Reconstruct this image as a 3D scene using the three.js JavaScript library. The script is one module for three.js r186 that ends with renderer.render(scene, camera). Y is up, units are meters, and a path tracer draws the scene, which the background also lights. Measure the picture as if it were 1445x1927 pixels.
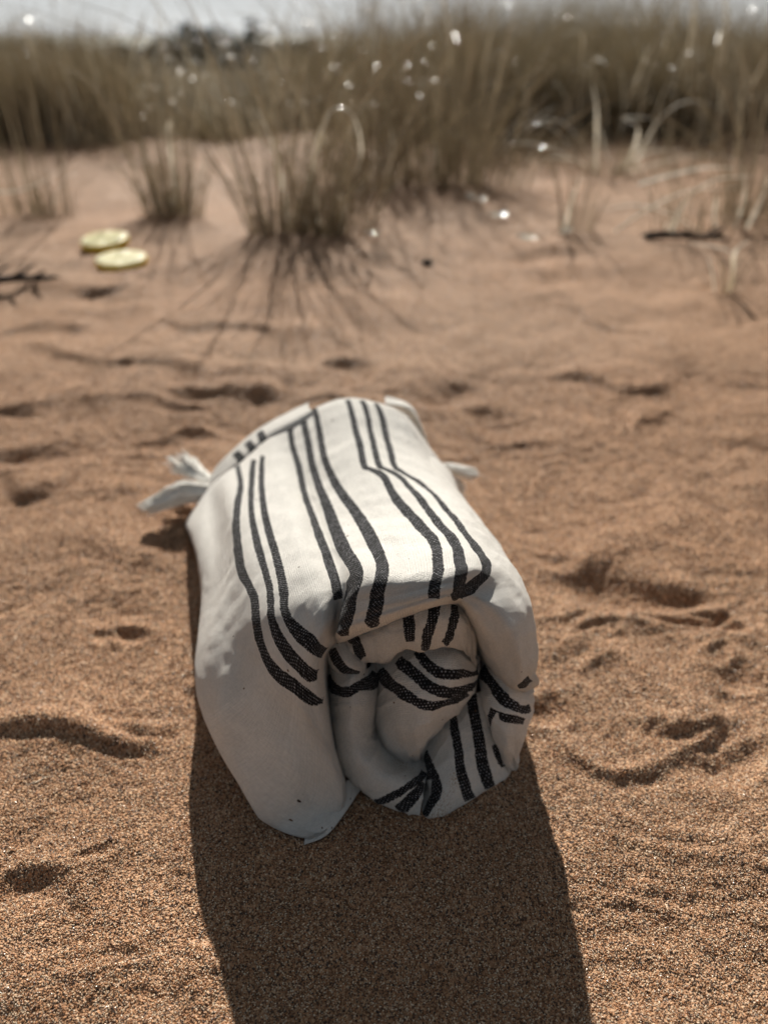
import * as THREE from 'three';
import { mergeGeometries, mergeVertices } from 'three/addons/utils/BufferGeometryUtils.js';
import { createNoise2D, createNoise3D } from 'simplex-noise';

// ---------------------------------------------------------------- camera, sky, sun, exposure
const rand = (seed => () => { seed = (seed + 0x6d2b79f5) | 0; let t = Math.imul(seed ^ (seed >>> 15), 1 | seed); t = (t + Math.imul(t ^ (t >>> 7), 61 | t)) ^ t; return ((t ^ (t >>> 14)) >>> 0) / 4294967296; })(20417);
const rr = (a, b) => a + (b - a) * rand();
const n2 = createNoise2D(rand), n2b = createNoise2D(rand), n3 = createNoise3D(rand);
const clamp = (x, a = 0, b = 1) => Math.min(b, Math.max(a, x)), lerp = (a, b, t) => a + (b - a) * t;
const smooth = (a, b, x) => { const t = clamp((x - a) / (b - a)); return t * t * (3 - 2 * t); };

const scene = new THREE.Scene();
const renderer = new THREE.WebGLRenderer({ antialias: true });
renderer.toneMapping = THREE.LinearToneMapping;
renderer.toneMappingExposure = 1.42;
renderer.shadowMap.enabled = true;

const camera = new THREE.PerspectiveCamera(69.38, 767 / 1024, 0.02, 4000);
camera.position.set(0, 0.3, 0);
camera.rotation.set(THREE.MathUtils.degToRad(-33), 0, 0);
camera.focus = 0.295;
camera.userData.fStop = 5.2;

const sunDir = new THREE.Vector3(-0.07, 0.655, -1).normalize();
{
  const w = 1024, h = 512, d = new Float32Array(w * h * 4), v = new THREE.Vector3();
  for (let j = 0; j < h; j++) for (let i = 0; i < w; i++) {
    const phi = ((i + 0.5) / w - 0.5) * 2 * Math.PI, el = ((j + 0.5) / h - 0.5) * Math.PI;
    v.set(Math.cos(el) * Math.cos(phi), Math.sin(el), Math.cos(el) * Math.sin(phi));
    const up = Math.max(0, v.y), ang = Math.acos(clamp(v.dot(sunDir), -1, 1)), side = 0.5 + 0.5 * Math.cos(Math.atan2(v.x, -v.z) - Math.atan2(sunDir.x, -sunDir.z));
    const haze = Math.exp(-up * 6), bright = lerp(0.58, 1, side * side), glow = 0.11 * Math.exp(-ang * 2.4) + 1.2 * Math.exp(-ang * 11), q = 1 / (0.16 + up);
    let cl = 0.5 + 0.34 * n3(v.x * q * 1.1, v.z * q * 1.1, 1) + 0.2 * n3(v.x * q * 3.1, v.z * q * 3.1, 4) + 0.1 * n3(v.x * q * 8, v.z * q * 8, 7);
    cl = smooth(0.35, 0.9, cl) * 0.5;
    const blue = [0.065, 0.085, 0.11], pale = [0.51, 0.52, 0.515], cloud = [0.24, 0.24, 0.232];
    for (let k = 0; k < 3; k++) d[(j * w + i) * 4 + k] = lerp(lerp(blue[k], pale[k] * bright, haze), cloud[k] * bright, cl * (1 - haze)) + glow * [1, 0.97, 0.9][k];
    d[(j * w + i) * 4 + 3] = 1;
  }
  const sky = new THREE.DataTexture(d, w, h, THREE.RGBAFormat, THREE.FloatType);
  sky.mapping = THREE.EquirectangularReflectionMapping; sky.magFilter = THREE.LinearFilter; sky.minFilter = THREE.LinearFilter; sky.wrapS = THREE.RepeatWrapping; sky.needsUpdate = true;
  scene.background = sky; scene.environment = sky;
}
const sun = new THREE.DirectionalLight(new THREE.Color(1, 0.955, 0.88), 5);
sun.position.copy(sunDir).multiplyScalar(6).add(new THREE.Vector3(0, 0, -1));
sun.target.position.set(0, 0, -1); sun.castShadow = true; sun.shadow.mapSize.set(4096, 4096); sun.shadow.radius = 1.3;
Object.assign(sun.shadow.camera, { left: -4, right: 4, top: 4, bottom: -4, near: 0.1, far: 20 });
scene.add(sun, sun.target);

// ---------------------------------------------------------------- helpers
const used = {};
function numbered(name) { const n = used[name] = (used[name] ?? -1) + 1; return n ? `${name}_${String(n).padStart(3, '0')}` : name; }
function tag(o, label, category, group, kind) {
  if (label) o.userData.label = label;
  if (category) o.userData.category = category;
  if (group) o.userData.group = group;
  if (kind) o.userData.kind = kind;
  return o;
}
function base(name, [x, y, z], turn = 0) { const o = new THREE.Group(); o.name = numbered(name); o.position.set(x, y, z); o.rotation.y = turn; scene.add(o); return o; }
function mesh(name, geo, mat, parent = scene) {
  const m = new THREE.Mesh(geo, mat); m.name = parent === scene ? numbered(name) : name; m.castShadow = m.receiveShadow = true; parent.add(m); return m;
}
function canvasTexture(c, srgb = true) { const t = new THREE.CanvasTexture(c); if (srgb) t.colorSpace = THREE.SRGBColorSpace; t.wrapS = t.wrapT = THREE.RepeatWrapping; t.magFilter = THREE.LinearFilter; return t; }
function byteTexture(data, w, h, srgb) { const t = new THREE.DataTexture(data, w, h, THREE.RGBAFormat); if (srgb) t.colorSpace = THREE.SRGBColorSpace; t.wrapS = t.wrapT = THREE.RepeatWrapping; t.magFilter = THREE.LinearFilter; t.needsUpdate = true; return t; }
const toS = x => Math.round(255 * clamp(x <= 0.0031308 ? 12.92 * x : 1.055 * Math.pow(x, 1 / 2.4) - 0.055));

// ---------------------------------------------------------------- the sand
// hollows and mounds left by feet: [x, z], half width, half depth, height, turn
const DENTS = [
  [[0.1503, -0.3688], 0.0301, 0.0214, -0.011, 0.25],
  [[0.1199, -0.4039], 0.0124, 0.0079, -0.0035, 0.1],
  [[0.0496, -0.6539], 0.0317, 0.0308, -0.011, 0],
  [[-0.0364, -0.7076], 0.0203, 0.0197, -0.009, 0],
  [[-0.2864, -0.5825], 0.0461, 0.0245, 0.008, 0],
  [[-0.2775, -0.5165], 0.0273, 0.0168, 0.005, 0],
  [[0.1159, -0.6004], 0.0284, 0.0291, -0.009, 0],
  [[0.1844, -0.3353], 0.0174, 0.0118, -0.009, 0.2],
  [[0.2073, -0.3246], 0.0124, 0.0082, -0.007, 0],
  [[0.1671, -0.3361], 0.0111, 0.0052, -0.005, 0],
  [[0.1594, -0.2408], 0.0149, 0.008, -0.005, 0],
  [[-0.1412, -0.3119], 0.0084, 0.0056, -0.006, 0],
  [[-0.1583, -0.3129], 0.0061, 0.0043, -0.004, 0],
  [[-0.1322, -0.2696], 0.017, 0.0073, 0.005, 0],
  [[-0.1789, -0.2534], 0.0276, 0.0102, 0.003, 0],
  [[0.1959, -0.2887], 0.0088, 0.0098, -0.006, 0],
  [[0.1956, -0.3028], 0.006, 0.0046, -0.005, 0],
  [[0.2243, -1.0411], 0.0725, 0.0281, -0.011, 0],
  [[-0.1432, -0.164], 0.0132, 0.0043, -0.0025, 0.5],
  [[-0.1212, -0.176], 0.0122, 0.0035, -0.002, -0.3],
  [[-0.1036, -0.1342], 0.0104, 0.0036, -0.002, 0],
  [[0.0713, -0.2649], 0.0085, 0.0107, -0.006, 0],
  [[0.1232, -0.2836], 0.0203, 0.0058, -0.004, 0],
  [[0.16, -0.1972], 0.0126, 0.0052, -0.002, 0],
  [[-0.2119, -0.5194], 0.0127, 0.0067, -0.004, 0],
  [[-0.1541, -0.4568], 0.0231, 0.0057, -0.003, 0],
  [[-0.1996, -0.7268], 0.0166, 0.0096, -0.004, 0],
  [[-0.3426, -0.8113], 0.0244, 0.0139, 0.004, 0],
  [[0.1313, -0.164], 0.0144, 0.0043, -0.0015, 0],
  [[0.0668, -0.4295], 0.0148, 0.0099, -0.004, 0],
  [[-0.1745, -0.5633], 0.0449, 0.0137, -0.005, 0],
  [[0.2179, -0.4313], 0.0148, 0.0073, -0.003, 0],
  [[0.2577, -0.4868], 0.0322, 0.0117, -0.003, 0],
  [[0.5018, -1.0603], 0.0349, 0.0298, -0.008, 0]
];
// small wind-cut edges that face the camera: points, height, run behind, run in front
const SCARPS = [
  [[[-0.2657, -0.8268], [-0.2132, -0.8226], [-0.1627, -0.8086], [-0.1178, -0.7816], [-0.0848, -0.7496]], 0.007, 0.06, 0.009],
  [[[-0.4123, -0.7622], [-0.3587, -0.7558], [-0.3031, -0.7409], [-0.2527, -0.7192], [-0.2059, -0.7052], [-0.1343, -0.6937]], 0.006, 0.06, 0.009],
  [[[0.1964, -0.8826], [0.2221, -0.8517], [0.2458, -0.8197], [0.2696, -0.7949], [0.3022, -0.766], [0.3374, -0.7434]], 0.004, 0.05, 0.008],
  [[[0.1687, -0.6926], [0.2094, -0.6847], [0.2479, -0.6715], [0.2868, -0.6553]], 0.005, 0.06, 0.009],
  [[[-0.3095, -0.6334], [-0.2657, -0.6365], [-0.2327, -0.6437], [-0.1965, -0.6396], [-0.1579, -0.6334]], 0.007, 0.05, 0.009],
  [[[-0.221, -0.6574], [-0.1978, -0.6682], [-0.1658, -0.6628], [-0.1381, -0.65], [-0.1141, -0.6607], [-0.0773, -0.65]], 0.009, 0.05, 0.01],
  [[[0.2251, -0.6063], [0.2489, -0.6053], [0.2727, -0.5975]], 0.004, 0.04, 0.007],
  [[[0.0743, -0.2575], [0.085, -0.2497], [0.0952, -0.2409], [0.1091, -0.239], [0.1267, -0.2455], [0.1413, -0.2582], [0.1613, -0.2688], [0.1872, -0.2707]], 0.005, 0.022, 0.006],
  [[[-0.1935, -0.2497], [-0.1661, -0.2481], [-0.141, -0.2531], [-0.1199, -0.2653]], 0.005, 0.026, 0.009],
  [[[-0.4822, -0.933], [-0.4388, -0.9242], [-0.3796, -0.9055], [-0.3328, -0.9242], [-0.282, -0.933]], 0.009, 0.06, 0.012],
  [[[0.1273, -0.267], [0.1387, -0.2725], [0.1539, -0.2718], [0.1725, -0.2688]], 0.004, 0.016, 0.004],
  [[[-0.1635, -0.1808], [-0.1481, -0.1761], [-0.127, -0.1671], [-0.1078, -0.1543]], 0.004, 0.016, 0.005],
  [[[-0.4387, -1.0818], [-0.4339, -1.2107], [-0.3776, -1.2489]], 0.005, 0.05, 0.009],
  [[[-0.3562, -0.6262], [-0.3286, -0.6313], [-0.2971, -0.6262]], 0.005, 0.05, 0.009],
  [[[-0.4302, -0.8058], [-0.3835, -0.8086], [-0.3205, -0.7976]], 0.005, 0.06, 0.01],
  [[[0.07, -0.365], [0.0856, -0.3572], [0.1117, -0.3547]], 0.003, 0.018, 0.005],
  [[[0.0886, -0.3351], [0.1184, -0.3398], [0.1429, -0.3351]], 0.004, 0.02, 0.005],
  [[[-0.3004, -0.4952], [-0.2803, -0.5074], [-0.2551, -0.5199], [-0.2189, -0.5284]], 0.005, 0.03, 0.007]
];
function sandBase(x, z) {
  let y = 0.042 * smooth(-0.5, -1.15, z) + 0.012 * smooth(-1.6, -2.4, z);
  y += 0.02 * smooth(-2.6, -3.6, z) - 5 * smooth(-3.8, -30, z) - 4 * smooth(-30, -80, z);
  return y;
}
function nearSeg(px, pz, a, b) {
  const dx = b[0] - a[0], dz = b[1] - a[1], l2 = dx * dx + dz * dz, t = clamp(((px - a[0]) * dx + (pz - a[1]) * dz) / l2);
  const ex = px - a[0] - dx * t, ez = pz - a[1] - dz * t;
  return [Math.hypot(ex, ez), t, Math.sign(dx * ez - dz * ex) || 1];
}
const RIMS = [[[0.026, -0.207], [0.045, -0.219]], [[0.045, -0.219], [0.060, -0.240]], [[0.060, -0.240], [0.064, -0.29]], [[0.064, -0.29], [0.056, -0.37]], [[0.056, -0.37], [0.055, -0.45]], [[-0.148, -0.45], [-0.112, -0.36]], [[-0.112, -0.36], [-0.1, -0.29]]];
function sandHeight(x, z) {
  let y = sandBase(x, z);
  const r = Math.hypot(x, z);
  if (r > 9) return y + 0.3 * n2(x * 0.05, z * 0.05) * smooth(9, 40, r);
  const far = (1 - smooth(3, 8, r)) * (1 - 0.9 * smooth(0.135, 0.095, Math.abs(x + 0.025)) * smooth(-0.17, -0.21, z) * smooth(-0.51, -0.46, z));
  const wx = x + 0.02 * n2b(x * 9, z * 9), wz = z + 0.02 * n2b(x * 9 + 40, z * 9);
  y += far * (0.0040 * n2(wx * 5, wz * 7) + 0.0026 * n2(wx * 13 + 7, wz * 19) * (0.5 + 0.5 * n2b(x * 3, z * 3)) + 0.0007 * n2(wx * 46, wz * 60));
  y += 0.00042 * n2(x * 130, z * 130 + 9) + 0.00022 * n2b(x * 330, z * 330);
  for (const [c, a, b, h, turn] of DENTS) {
    let dx = wx - c[0], dz = wz - c[1];
    if (Math.abs(dx) > 3 * (a + b) || Math.abs(dz) > 3 * (a + b)) continue;
    const cs = Math.cos(turn), sn = Math.sin(turn), u = (dx * cs + dz * sn) / a, v = (-dx * sn + dz * cs) / b, q = u * u + v * v;
    y += 0.62 * h * Math.exp(-Math.pow(q, 1.15)) - h * 0.25 * Math.exp(-Math.pow((Math.sqrt(q) - 1.5) / 0.45, 2));
  }
  for (const [pts, h, back, front] of SCARPS) {
    let best = [9, 0, 1], at = 0;
    for (let i = 0; i + 1 < pts.length; i++) { const s = nearSeg(wx, wz, pts[i], pts[i + 1]); if (s[0] < best[0]) { best = s; at = (i + s[1]) / (pts.length - 1); } }
    if (best[0] > 4 * back) continue;
    const taper = smooth(0, 0.25, at) * smooth(1, 0.75, at), d = best[0];
    y += h * taper * (best[2] < 0 ? Math.exp(-d / back) : Math.exp(-Math.pow(d / front, 2)));
  }
  // sand pushed up where the towel presses into it
  if (x > -0.2 && x < 0.12 && z > -0.52 && z < -0.16) {
    let d = 9; for (const [a, b] of RIMS) d = Math.min(d, nearSeg(x, z, a, b)[0]);
    y += (0.0032 + 0.0018 * n2b(x * 60, z * 60)) * Math.exp(-Math.pow(d / 0.0085, 2));
  }
  return y;
}
const TILE = 0.165;
const grainTex = (() => {
  const N = 1024, hgt = new Float32Array(N * N), col = new Uint8Array(N * N * 4), bump = new Uint8Array(N * N * 4), rough = new Uint8Array(N * N * 4);
  const tones = [[0.46, 0.258, 0.145], [0.385, 0.207, 0.11], [0.52, 0.315, 0.182], [0.325, 0.173, 0.094], [0.55, 0.36, 0.22], [0.6, 0.45, 0.32], [0.12, 0.07, 0.045], [0.06, 0.042, 0.035]];
  const pick = [0, 0, 0, 0, 1, 1, 1, 2, 2, 2, 3, 3, 4, 4, 5, 6, 6, 7];
  for (let i = 0; i < N * N; i++) { hgt[i] = 0.02; col.set([toS(0.18), toS(0.09), toS(0.045), 255], i * 4); rough.set([255, 235, 255, 255], i * 4); }
  for (let g = 0; g < 120000; g++) {
    const cx = rand() * N, cy = rand() * N, big = rand() < 0.03, r = big ? rr(3.2, 4.4) : rr(1.4, 3.1), lift = rr(0, 0.5), t = tones[pick[Math.floor(rand() * pick.length)]], m = rr(0.85, 1.15), el = rr(0.7, 1.4), an = rand() * 3.14, cs = Math.cos(an), sn = Math.sin(an), ro = rand() < 0.12 ? 90 : 190 + rand() * 60;
    const R = Math.ceil(r * 1.4);
    for (let dy = -R; dy <= R; dy++) for (let dx = -R; dx <= R; dx++) {
      const u = (dx * cs + dy * sn) / (r * el), v = (-dx * sn + dy * cs) * el / r, q = u * u + v * v; if (q > 1) continue;
      const i = ((Math.floor(cy + dy) + N) % N) * N + ((Math.floor(cx + dx) + N) % N), hh = lift + Math.sqrt(1 - q) * r / 4.2 * 0.5;
      if (hh > hgt[i]) { hgt[i] = hh; for (let k = 0; k < 3; k++) col[i * 4 + k] = toS(t[k] * m); rough[i * 4 + 1] = ro; }
    }
  }
  for (let i = 0; i < N * N; i++) { const b = clamp(hgt[i]) * 255; bump.set([b, b, b, 255], i * 4); }
  return { map: byteTexture(col, N, N, true), bump: byteTexture(bump, N, N), rough: byteTexture(rough, N, N) };
})();
{
  // a sheet whose cells are about 1.5 mm by the towel and grow towards the horizon
  const axis = (a, b, step, grow, end0, end1) => {
    const out = []; for (let t = a; t <= b; t += step) out.push(t);
    let s = step, t = b; while (t < end1) { s *= grow; t += s; out.push(t); }
    s = step; t = a; while (t > end0) { s *= grow; t -= s; out.unshift(t); }
    return out;
  };
  const xs = axis(-0.24, 0.24, 0.00155, 1.032, -1800, 1800), zs = axis(-0.62, -0.1, 0.00155, 1.022, -2500, 900);
  const nx = xs.length, nz = zs.length, pos = new Float32Array(nx * nz * 3), uv = new Float32Array(nx * nz * 2), col = new Float32Array(nx * nz * 3), idx = new Uint32Array((nx - 1) * (nz - 1) * 6);
  for (let j = 0, p = 0; j < nz; j++) for (let i = 0; i < nx; i++, p++) {
    const x = xs[i], z = zs[j]; pos[p * 3] = x; pos[p * 3 + 1] = sandHeight(x, z); pos[p * 3 + 2] = z; uv[p * 2] = x / TILE + 0.06 * n2(x * 2, z * 2); uv[p * 2 + 1] = -z / TILE + 0.06 * n2b(x * 2, z * 2);
    const m = 1 + 0.07 * n2(x * 4 + 3, z * 4) + 0.08 * n2b(x * 28, z * 28) + 0.05 * n2(x * 90, z * 90), wm = 0.03 * n2b(x * 2.2, z * 2.2);
    const scrub = smooth(-7, -16, z) + smooth(14, 40, Math.abs(x)) * smooth(2, -4, z), g3 = clamp(scrub);
    col[p * 3] = m * (1 + wm) * lerp(1, 0.22, g3); col[p * 3 + 1] = m * lerp(1, 0.36, g3); col[p * 3 + 2] = m * (1 - wm) * lerp(1, 0.34, g3);
  }
  for (let j = 0, k = 0; j < nz - 1; j++) for (let i = 0; i < nx - 1; i++) { const a = j * nx + i; idx.set([a, a + nx, a + 1, a + 1, a + nx, a + nx + 1], k); k += 6; }
  const g = new THREE.BufferGeometry();
  g.setAttribute('position', new THREE.BufferAttribute(pos, 3)); g.setAttribute('uv', new THREE.BufferAttribute(uv, 2)); g.setAttribute('color', new THREE.BufferAttribute(col, 3)); g.setIndex(new THREE.BufferAttribute(idx, 1)); g.computeVertexNormals();
  const m = new THREE.MeshPhysicalMaterial({ name: 'sand', specularIntensity: 0.5, map: grainTex.map, bumpMap: grainTex.bump, bumpScale: 0.0011, roughness: 1, roughnessMap: grainTex.rough, vertexColors: true });
  console.log('sand', nx, nz);
  const sand = tag(mesh('sand', g, m), 'reddish brown beach sand with footprints and wind ripples', 'sand', null, 'structure');
  // loose grains that stand proud of the sheet and catch the light
  const gg = new THREE.IcosahedronGeometry(1, 0), M = new THREE.Matrix4(), q = new THREE.Quaternion(), e = new THREE.Euler(), c = new THREE.Color(); gg.computeVertexNormals();
  const dull = new THREE.MeshPhysicalMaterial({ name: 'sand grain', roughness: 0.42 }), clear = new THREE.MeshPhysicalMaterial({ name: 'quartz grain', roughness: 0.27, specularIntensity: 1 });
  const tones = [[0.41, 0.2, 0.09], [0.33, 0.152, 0.066], [0.47, 0.25, 0.12], [0.26, 0.12, 0.055], [0.54, 0.34, 0.19], [0.6, 0.44, 0.3], [0.10, 0.06, 0.04], [0.05, 0.037, 0.033]], pick = [0, 0, 0, 0, 1, 1, 1, 2, 2, 3, 3, 4, 4, 5, 6, 6, 6, 7];
  const strew = (name, mat, COUNT, s0, s1, choose) => {
    const inst = new THREE.InstancedMesh(gg, mat, COUNT);
    for (let n = 0; n < COUNT;) {
      const z = -0.09 - (name === 'quartz_grains' ? 0.3 : 0.62) * Math.pow(rand(), 1.55), x = rr(-1, 1) * (0.1 - z * 0.52);
      if (rand() > 0.62 + 0.38 * n2(x * 40, z * 40)) continue;
      const s = rr(s0, s1) * (0.85 - z * 0.6), t = choose(), b = rr(0.85, 1.15);
      e.set(rand() * 6.3, rand() * 6.3, rand() * 6.3); q.setFromEuler(e);
      M.compose(new THREE.Vector3(x, sandHeight(x, z) + s * 0.3, z), q, new THREE.Vector3(s, s * rr(0.6, 1), s * rr(0.7, 1.2)));
      inst.setMatrixAt(n, M); inst.setColorAt(n, c.setRGB(t[0] * b, t[1] * b, t[2] * b)); n++;
    }
    inst.name = name; inst.castShadow = inst.receiveShadow = true; inst.userData.kind = 'stuff'; sand.add(inst);
  };
  strew('sand_grains', dull, 260000, 0.00022, 0.00043, () => tones[pick[Math.floor(rand() * pick.length)]]);
  strew('quartz_grains', clear, 36000, 0.00024, 0.00042, () => [0.78, 0.62, 0.44]);
}

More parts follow.
